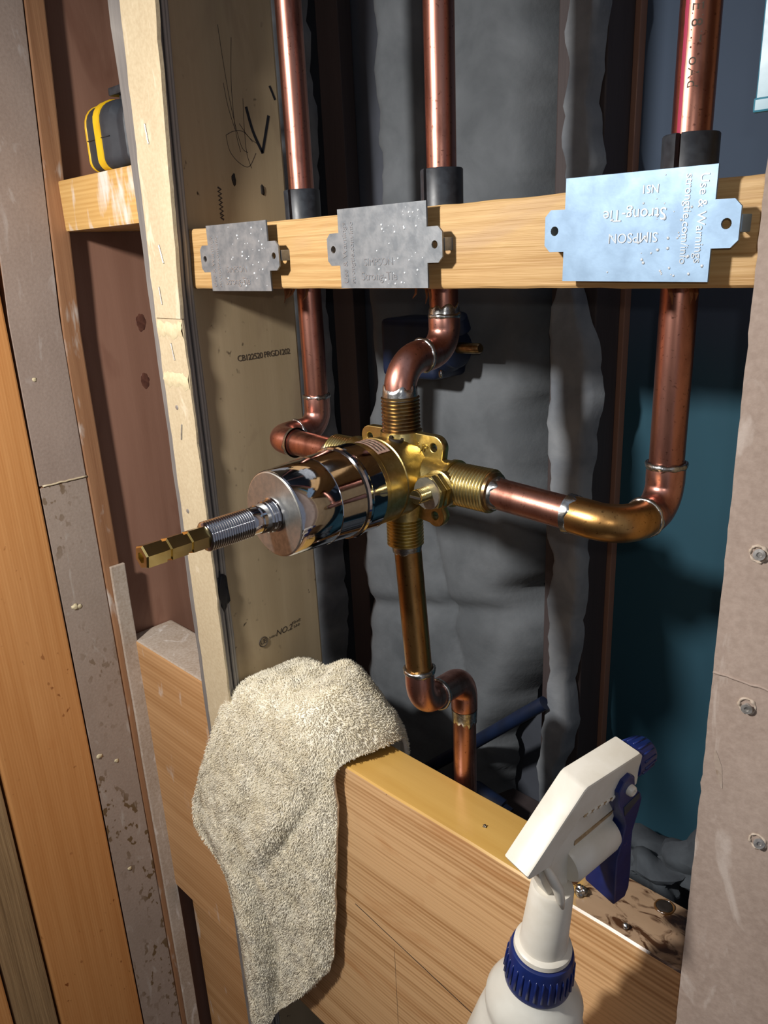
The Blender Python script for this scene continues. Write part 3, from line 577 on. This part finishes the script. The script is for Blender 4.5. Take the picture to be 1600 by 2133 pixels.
# chrome sleeve, turned
sl_ = link('chrome_sleeve', lathe(C, F, [(36, 22), (36, 23.4), (36.8, 23.8), (46, 23.8), (47, 24.4), (48.6, 24.6), (50, 24.2), (50.6, 23.3), (51.4, 23.2), (66, 22.7), (66.3, 22.45), (66.8, 22.6), (89.8, 21.6), (90.8, 21.2)], 96), 'chrome', v, C, smooth=20)
link('end_face', lathe(C, F, [(90, 21.1), (91.0, 20.9), (91.2, 20.4)], 96), 'chrome_d', v, (VX, -91, VZ), smooth=20, label='satin chrome end face')
stm = link('stem_collar', lathe(C, F, [(90, 8.6), (92, 8.6), (92.3, 8.0), (93.2, 8.2), (94, 7.6), (94.8, 8.0), (95.6, 7.5), (96.4, 7.8), (97.2, 7.2), (101, 7.1), (101.6, 6.6), (107, 6.4), (107.4, 6.2)], 48), 'chrome', v, (VX, -95, VZ), smooth=30)
link('stem_thread', thread((VX, -106, VZ), F, 24, 7.0, 1.25, .75, 40), 'chrome', v, (VX, -106, VZ), smooth=60, label='fine threaded chrome stem')
link('hex_spindle', lathe(C, F, [(128, 5.2), (130.4, 5.6), (138.4, 5.6), (138.9, 4.6), (140.6, 4.6), (141.1, 5.6), (148.8, 5.6), (149.3, 4.6), (151, 4.6), (151.5, 5.6), (160.2, 5.6), (161, 5.0), (161.05, 2.6), (158, 2.4)], 6, ref=(.25,0,1)), 'brass_s', v, (VX, -145, VZ), label='hexagonal brass spindle with two grooves')

# ------------------------------------------------------------------ insulation and things in the back of the bay
def batt(name, L, Rr, z0, z1, y, bulge, mat, label, seed, nx=36, nz=110, edge=7, tear=None, thick=25):
    vs, fs = [], []
    for k in range(nz+1):
        z = z0+(z1-z0)*k/nz
        l = L(z)+edge*noise.fractal(Vector((z*.03, seed, 0)), .8, 2, 4); rr = Rr(z)+edge*noise.fractal(Vector((z*.03, seed+9, 0)), .8, 2, 4)
        for i in range(nx+1):
            u = i/nx; x = l+(rr-l)*u; e = min(1, 6*u, 6*(1-u)); e = e*(2-e)
            d = bulge*e*(.6+.5*noise.noise(Vector((x*.012+seed, z*.009, seed))))+.9*noise.fractal(Vector((x*.05, z*.04, seed)), .9, 2, 4)*e
            if tear: d -= tear(x, z)
            vs.append((x, y-d+thick*(1-e), z))
    for k in range(nz):
        for i in range(nx): a = k*(nx+1)+i; fs.append((a, a+1, a+nx+2, a+nx+1))
    return link(name, mesh(vs, fs), mat, origin=(0.5*(L(0)+Rr(0)), y, z0), smooth='all', label=label, cat='insulation')
lerp = lambda z, t: float(np.interp(z, [a for a, b in t], [b for a, b in t]))
def tear1(x, z): # folded shelf where the batt sags, below the lower pipe
    s = z-(-300+.25*(x+400)); return 9*math.exp(-(s/9)**2)+ (6*math.exp(-((x+470+0.25*z)/6)**2) if z < -60 else 0)
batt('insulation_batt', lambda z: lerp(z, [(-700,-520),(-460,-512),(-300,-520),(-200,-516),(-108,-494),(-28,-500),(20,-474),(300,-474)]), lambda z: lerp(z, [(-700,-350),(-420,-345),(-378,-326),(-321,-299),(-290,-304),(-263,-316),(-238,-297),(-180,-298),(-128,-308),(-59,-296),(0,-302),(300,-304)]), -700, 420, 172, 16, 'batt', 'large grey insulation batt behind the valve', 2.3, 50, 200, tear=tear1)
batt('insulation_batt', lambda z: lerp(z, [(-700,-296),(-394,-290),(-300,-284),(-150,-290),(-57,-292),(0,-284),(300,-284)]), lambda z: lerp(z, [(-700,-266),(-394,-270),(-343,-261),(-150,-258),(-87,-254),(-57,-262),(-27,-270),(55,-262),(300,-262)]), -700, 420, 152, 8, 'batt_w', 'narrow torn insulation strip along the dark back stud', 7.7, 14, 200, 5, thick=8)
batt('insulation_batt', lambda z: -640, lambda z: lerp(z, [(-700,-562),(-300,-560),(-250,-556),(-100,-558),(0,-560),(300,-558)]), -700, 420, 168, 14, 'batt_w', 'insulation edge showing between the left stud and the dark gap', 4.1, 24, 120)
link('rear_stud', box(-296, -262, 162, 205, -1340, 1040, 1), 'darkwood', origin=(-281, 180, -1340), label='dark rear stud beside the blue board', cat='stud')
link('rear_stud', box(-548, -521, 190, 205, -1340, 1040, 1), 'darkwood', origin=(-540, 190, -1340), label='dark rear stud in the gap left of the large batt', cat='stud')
link('edge_strip', box(-262, -258, 192, 200, -1340, 1040, .6), 'brown', origin=(-259, 196, -1340), label='thin brown batten between the dark rear stud and the blue board', cat='batten')
ov = empty('stop_valve', (-385, 150, -68), 'dark blue plastic valve box with brass stem behind the centre elbow', 'valve')
link('valve_box', box(-428, -372, 128, 168, -92, -48, 6, 3), 'bluepl', ov, (-400, 150, -70), smooth=True)
link('valve_barrel', lathe((-380, 142, -69), (1,-.15,0), [(0, 17), (14, 17), (16, 14), (22, 13.5), (23, 12)], 32), 'bluepl', ov, (-380, 142, -69), smooth=True)
link('valve_boss', lathe((-362, 142, -56), (.1,-.4,1), [(0, 10), (10, 9), (12, 6)], 24), 'bluepl', ov, (-362, 142, -56), smooth=True)
link('brass_stem', lathe((-358, 138, -68), (1,-.15,.05), [(0, 4), (22, 3.6), (23, 2.8)], 20), 'brass_d', ov, (-358, 138, -68), smooth=True)
link('water_tube', sweep([(-445, 150, -490), (-412, 148, -463), (-350, 144, -402), (-300, 142, -352), (-283, 146, -336)], 5.5, 16), 'bluepl', origin=(-350, 146, -400), smooth=True, label='dark blue water tube slanting behind the lower pipe', cat='tube')
link('tube_fitting', joinm(lathe((-352, 140, -448), (.92,.1,-.25), [(-8, 6), (0, 7), (4, 9.5), (32, 9.5), (33, 7), (40, 6.5)], 24)), 'bluepl', origin=(-340, 140, -450), smooth=True, label='dark blue cylindrical fitting right of the lower pipe', cat='fitting')
for i, (x, y, z, rr, sq, lb_) in enumerate(((-190, 150, -440, 26, (1.3, 1, .5), 'pale plaster chunk in the dark behind the trigger'), (-150, 160, -425, 30, (1, .8, .8), 'dark plaster chunk against the right stud'), (-170, 120, -455, 24, (1.5, .7, .4), 'flat plaster chunk just behind the lower board'), (-225, 175, -470, 26, (1, .7, .6), 'plaster chunk at the foot of the blue board'), (-130, 150, -380, 22, (.8, .7, 1), 'upper plaster chunk by the right stud'))):
    link('rubble_chunk', blob((x, y, z), rr, 3, sq, .9, i*3.1), 'rubble', origin=(x, y, z-rr*sq[2]), smooth=30, label=lb_, cat='rubble')
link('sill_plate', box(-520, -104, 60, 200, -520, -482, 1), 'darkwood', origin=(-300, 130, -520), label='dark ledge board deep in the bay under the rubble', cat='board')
link('plastic_flap', joinm(box(-121, -107, 20, 21.5, 45, 200, .5), box(-121.5, -107, 19.4, 22, 42, 47, .8)), 'teal', origin=(-113, 21, 40), label='teal plastic flap in the top right corner', cat='plastic')

# ------------------------------------------------------------------ tape measure
tm = empty('tape_measure', (-580, 30, 66), 'black and yellow tape measure on the short pine block', 'tape measure')
def tape_prof(inset, n=7):
    y0, y1, z0, z1 = 1+inset, 62-inset*.6, 66.3+max(0, inset*.55), 114-inset; out = []
    for cx, cz, a0, R in ((y0, z0, 180, 8), (y1, z0, 270, 6), (y1, z1, 0, 18), (y0, z1, 90, 15)):
        R = max(2, R-inset*.3); px = cx+(R if cx == y0 else -R); pz = cz+(R if cz == z0 else -R)
        for i in range(n): a = math.radians(a0+90*i/(n-1)); out.append((px+R*math.cos(a), pz+R*math.sin(a)))
    return out
def tape_part(nm, slices, mat, lb=None):
    vs, fs = [], []; n = 28
    for x, ins in slices:
        for y, z in tape_prof(ins): vs.append((x, y, z))
    for k in range(len(slices)-1):
        for i in range(n): j = (i+1) % n; fs.append((k*n+i, k*n+j, (k+1)*n+j, (k+1)*n+i))
    fs += [tuple(range(n)), tuple(range((len(slices)-1)*n, len(slices)*n))[::-1]]
    bm = bmesh.new(); bm.from_mesh(mesh(vs, fs)); link(nm, bm_mesh(bm), mat, tm, (-580, 30, 90), smooth=30, label=lb)
tape_part('case', [(-612, 9), (-609, 4), (-603, 1.2), (-575, 0.4), (-566, 1.0), (-561, 4.0), (-559, 4.2), (-556, 3.2), (-550, 3.4), (-545, 8), (-542, 8.5), (-535, 9), (-532, 12)], 'blackrub')
tape_part('yellow_band', [(-607.5, 3.2), (-607, 2.4), (-605.2, 1.6), (-604.8, 2.2)], 'yellow', 'thin yellow band'); tape_part('yellow_band', [(-603.6, 1.4), (-603.2, .8), (-601.6, .7), (-601.2, 1.2)], 'yellow', 'thin yellow band')
tape_part('yellow_band', [(-588.5, .8), (-588, -.2), (-579.5, -.4), (-579, .6)], 'yellow', 'wide yellow band')
link('seam', sweep([(-601, 1.2, 88), (-567, 1.2, 88)], .35, 6), 'black', tm, (-580, 0, 88))
link('belt_clip', box(-580, -530, 12, 40, 116, 121.5, 1.2), 'black', tm, (-555, 26, 118), label='black clip on top'); link('clip_post', box(-572, -540, 16, 36, 110, 117, 1), 'black', tm, (-555, 26, 113))

# ------------------------------------------------------------------ spray bottle
P0 = Vector((-151, -60, -321)); U = Vector((7, 0, 64)).normalized(); a = math.radians(10); FF = Vector((math.sin(a), math.cos(a), 0)); FF = (FF-U*FF.dot(U)).normalized(); SS = FF.cross(U)
sp = empty('spray_bottle', P0-U*195, 'white trigger spray bottle with navy cap in front of the lower board', 'spray bottle')
def L(f, u, s=0.0): return P0+FF*f+U*u+SS*s
link('bottle', lathe(P0, U, [(-195, 30), (-193, 34), (-188, 36), (-95, 35), (-70, 32), (-48, 27.5), (-38, 25), (-34.5, 23), (-32.5, 22.8), (-29.5, 23.6), (-25, 23.4), (-20, 21), (-16, 17.5), (-12, 14.5), (-8, 13.5)], 64), 'jug', sp, P0, smooth=35)
link('cap', lathe(P0, U, [(-11.5, 14.0), (-11.5, 15.8), (-9.5, 16.0), (6.5, 15.2), (8.5, 14.6), (9.2, 13.4), (9.2, 10)], 64), 'navy', sp, P0, smooth=35)
for i in range(30):
    an = 2*math.pi*i/30; e = FF*math.cos(an)+SS*math.sin(an)
    link('cap_rib', sweep([P0+U*-8.5+e*15.6, P0+U*-7.5+e*16.2, P0+U*3+e*15.6, P0+U*4.5+e*15.1], [.3, .65, .6, .25], 6), 'navy', sp, P0+e*15, smooth='all')
link('neck', lathe(P0, U, [(8.8, 12.9), (9.8, 13.6), (12.2, 13.4), (13, 12.4), (13.4, 11.2), (18, 10.9), (48, 9.7), (49.5, 9.0)], 48), 'white', sp, P0, smooth=35)
def prof_prism(nm, pts, s0, s1, mat, bev=.8, holes=(), lb=None):
    return link(nm, prism(pts, P0, FF, U, SS, s0, s1, holes, bev), mat, sp, P0, smooth=30, label=lb)
# shroud: flat topped shell, hollow at the side
HW = 7.0
hd = prof_prism('head_shell', [(-27, 77), (-25.5, 74.5), (-12, 74), (-11, 79), (2, 92), (30, 93), (37, 90.5), (40, 92), (40, 108), (37.5, 110.5), (3.5, 109), (1.5, 108)], -HW, HW, 'white', 1.0)
prof_prism('head_core', [(-16, 70), (-12, 60), (-6, 49), (6, 49), (9, 62), (32, 68), (36, 92), (2, 94), (-11, 80)], -3.2, 3.2, 'white', .6)
link('grime', joinm(prism([(4, 92.2), (30, 92.4), (33, 93.4), (4, 93.4)], P0, FF, U, SS, HW-.6, HW+.25), prism([(6, 72), (30, 77), (31, 79), (6, 74.5)], P0, FF, U, SS, 3.0, 3.6)), 'cream', sp, P0, label='brown grime in the moulding')
for i in range(7): link('moulded_rib', prism([(6+i*4, 91.6), (8.5+i*4, 93.2), (8+i*4, 94.4), (5.4+i*4, 92.6)], P0, FF, U, SS, HW-.5, HW+.5, bev=.15), 'white', sp, L(7+i*4, 92.5, HW))
link('pump_barrel', lathe(L(4, 60.5, 1), FF+U*.13, [(0, 8.6), (1.5, 9.6), (26, 9.2), (29, 8.4), (30.5, 6)], 36), 'white', sp, L(4, 60, 1), smooth=35)
link('tail_guard', sweep([L(-13, 73, 3), L(-11, 67, 6.5), L(-8, 60, 8.8), L(-6, 53, 9.6), L(-4, 47, 9.9)], [1.2, 2.2, 2.4, 2.0, .8], 10), 'white', sp, L(-8, 60, 8), smooth='all')
nz_ = link('nozzle', lathe(L(38, 100.5), FF, [(0, 5), (1, 8.0), (3, 8.2), (13, 7.2), (14.5, 6.6), (14.6, 3), (12, 2.6)], 40), 'navy', sp, L(45, 100), smooth=35)
for i in range(16):
    an = 2*math.pi*i/16; e = U*math.cos(an)+SS*math.sin(an); link('nozzle_ridge', sweep([L(42.0, 100.5)+e*8.1, L(51, 100.5)+e*7.2], [.55, .45], 6), 'navy', nz_, L(48, 100), smooth='all')
tr = prof_prism('trigger', [(23, 97), (25.5, 102), (30, 103.5), (33.5, 101), (35.5, 94), (41, 88), (43, 84), (42.5, 76), (41, 66), (42.5, 56), (46, 40), (48, 26), (46.5, 20), (38, 20), (34, 40), (32, 52), (33, 62), (33.5, 72), (30, 80), (25, 88)], -9.2, 9.2, 'navy', 1.0)
link('trigger_slot', prism([(29, 86), (39, 89.5), (40, 86), (31, 80)], P0, FF, U, SS, 9.0, 9.6, bev=.2), 'blackrub', sp, L(35, 86, 9))
link('pivot_boss', lathe(L(29.5, 95, 6), SS, [(-3, 4.6), (2.5, 4.4)], 24), 'white', sp, L(29.5, 95, 6), smooth=True)
link('pivot_pin', lathe(L(31, 95.2, 8.8), SS, [(0, 2.7), (2.2, 2.5), (2.8, 1.9), (2.8, 1.0), (1.8, .8)], 20), 'white', sp, L(31, 95, 9), smooth=True)

# ------------------------------------------------------------------ towel
ROW = np.array([
 [(-474,58,-430),(-445,62,-425),(-395,60,-420),(-348,57,-400)],
 [(-477,54,-352),(-450,58,-328),(-398,58,-318),(-346,55,-350)],
 [(-480,28,-336),(-440,30,-313),(-384,30,-308),(-342,30,-341)],
 [(-484,-8,-338),(-445,-10,-327),(-394,-8,-325),(-357,-4,-350)],
 [(-505,-23,-392),(-462,-24,-388),(-405,-18,-382),(-361,-6,-388)],
 [(-528,-24,-440),(-474,-28,-435),(-410,-22,-428),(-364,-7,-430)],
 [(-540,-25,-488),(-482,-28,-482),(-416,-22,-472),(-369,-7,-470)],
 [(-507,-22,-522),(-470,-27,-522),(-420,-20,-512),(-374,-7,-508)],
 [(-495,-20,-585),(-465,-24,-582),(-425,-17,-565),(-380,-7,-540)],
 [(-493,-20,-650),(-470,-21,-640),(-436,-14,-612),(-387,-7,-560)],
 [(-493,-20,-705),(-476,-18,-692),(-448,-12,-645),(-402,-8,-585)]], float)
def crm(A, t):  # Catmull-Rom along axis 0
    n = len(A); i = np.clip(np.floor(t).astype(int), 0, n-2); s = (t-i)[:, None, None]
    p0, p1, p2, p3 = A[np.maximum(i-1, 0)], A[i], A[i+1], A[np.minimum(i+2, n-1)]
    return .5*(2*p1+(p2-p0)*s+(2*p0-5*p1+4*p2-p3)*s*s+(3*p1-p0-3*p2+p3)*s**3)
NV, NU = 220, 90
G = crm(ROW, np.linspace(0, len(ROW)-1.0001, NV)); G = crm(G.transpose(1, 0, 2), np.linspace(0, 2.9999, NU)).transpose(1, 0, 2)
def normals(G):
    du = np.gradient(G, axis=1); dv = np.gradient(G, axis=0); n = np.cross(dv, du); n /= np.linalg.norm(n, axis=2, keepdims=True)+1e-9; return n
N = normals(G)
if N[120, 45, 1] > 0: N = -N
vv, uu = np.meshgrid(np.linspace(0, 1, NV), np.linspace(0, 1, NU), indexing='ij')
hang = np.clip((vv-.3)*2.2, 0, 1)
def gau(x, c, s): return np.exp(-((x-c)/s)**2)
disp = hang*1.5*(-8*gau(uu, .92-1.35*(vv-.33), .04)*gau(vv, .45, .12) + 5.5*gau(uu, .80-1.35*(vv-.33), .07)*gau(vv, .45, .13) + 2.5*gau(uu, .86, .06)*gau(vv, .62, .2)
       - 4*gau(uu, .42+.25*(vv-.5), .05)*gau(vv, .72, .14) + 3*gau(uu, .3+.2*(vv-.5), .07)*gau(vv, .75, .2) + 2.2*np.sin(uu*9+vv*7)*hang)
disp += (1-hang)*gau(vv, .2, .13)*(4*np.sin(uu*8+1)+3*gau(uu, .62, .1)-4*gau(uu, .48, .06))
nz = np.array([[noise.fractal(Vector((u*5, v*9, 1.3)), .9, 2, 4) for u in np.linspace(0, 1, NU)] for v in np.linspace(0, 1, NV)])
disp += 2.2*nz
em = np.minimum(1, np.minimum(uu, 1-uu)*14)
G2 = G + N*(disp*em)[:, :, None]
G2[..., 0] += (1.6*nz)*(1-em)*1.5
T = 3.0
top = G2; bot = G2 - N*T
V = np.concatenate([top.reshape(-1, 3), bot.reshape(-1, 3)]); q = NV*NU
idx = np.arange(q).reshape(NV, NU); A_ = np.stack([idx[:-1, :-1], idx[1:, :-1], idx[1:, 1:], idx[:-1, 1:]], -1).reshape(-1, 4)
fc = A_.tolist() + (A_[:, ::-1]+q).tolist()
for e in (idx[:, 0], idx[::-1, -1], idx[0, ::-1], idx[-1, :]): fc += [(int(a), int(a+q), int(b+q), int(b)) for a, b in zip(e[:-1], e[1:])]
bm = bmesh.new(); bm.from_mesh(mesh(V.tolist(), fc)); tw_me = bm_mesh(bm)
tw = link('towel', tw_me, 'towel', origin=(-430, 10, -350), smooth='all', label='cream terry towel draped over the lower board beside the left stud', cat='towel')
# terry loops
NT_ = 75000; N2 = normals(G2); N2 = -N2 if N2[120, 45, 1] > 0 else N2
area = np.linalg.norm(np.cross(np.gradient(G2, axis=0), np.gradient(G2, axis=1)), axis=2).ravel(); area /= area.sum()
pick = np.random.choice(q, NT_, p=area); jit = np.random.rand(NT_, 2)-.5
ru, rv = np.gradient(G2, axis=1).reshape(-1, 3)[pick], np.gradient(G2, axis=0).reshape(-1, 3)[pick]
base = G2.reshape(-1, 3)[pick] + ru*jit[:, :1] + rv*jit[:, 1:]; nn = N2.reshape(-1, 3)[pick]
edge = (pick % NU == 0) | (pick % NU == NU-1)
gl = np.array([noise.noise_vector(Vector(b)*.09) for b in base]); lean = gl*.9 + (np.random.rand(NT_, 3)-.5)*.8 + np.array([0, 0, -.45])
ln = 2.0+1.0*np.random.rand(NT_, 1); t1 = nn + .35*lean; t1 /= np.linalg.norm(t1, axis=1, keepdims=True); t2 = nn*.75 + .9*lean; t2 /= np.linalg.norm(t2, axis=1, keepdims=True)
mid = base + t1*ln*.5; tip = mid + t2*ln*.6
s1 = np.cross(t1, np.array([.3, .5, .8])); s1 /= np.linalg.norm(s1, axis=1, keepdims=True); s2 = np.cross(t1, s1); rr = .36
ring3 = [s1*math.cos(k*2.0944)+s2*math.sin(k*2.0944) for k in range(3)]
TV = np.stack([base+ring3[k]*rr-nn*.5 for k in range(3)]+[mid+ring3[k]*rr*.9 for k in range(3)]+[tip], 1).reshape(-1, 3)
o7 = np.arange(NT_)[:, None]*7
quads = np.concatenate([o7+np.array([[k, (k+1) % 3, 3+(k+1) % 3, 3+k]]) for k in range(3)], 0); tris = np.concatenate([o7+np.array([[3+k, 3+(k+1) % 3, 6]]) for k in range(3)], 0)
link('terry_pile', mesh(TV.tolist(), quads.tolist()+tris.tolist()), 'tuft', tw, (-430, 10, -350), smooth='all', kind='stuff', label='looped terry pile')
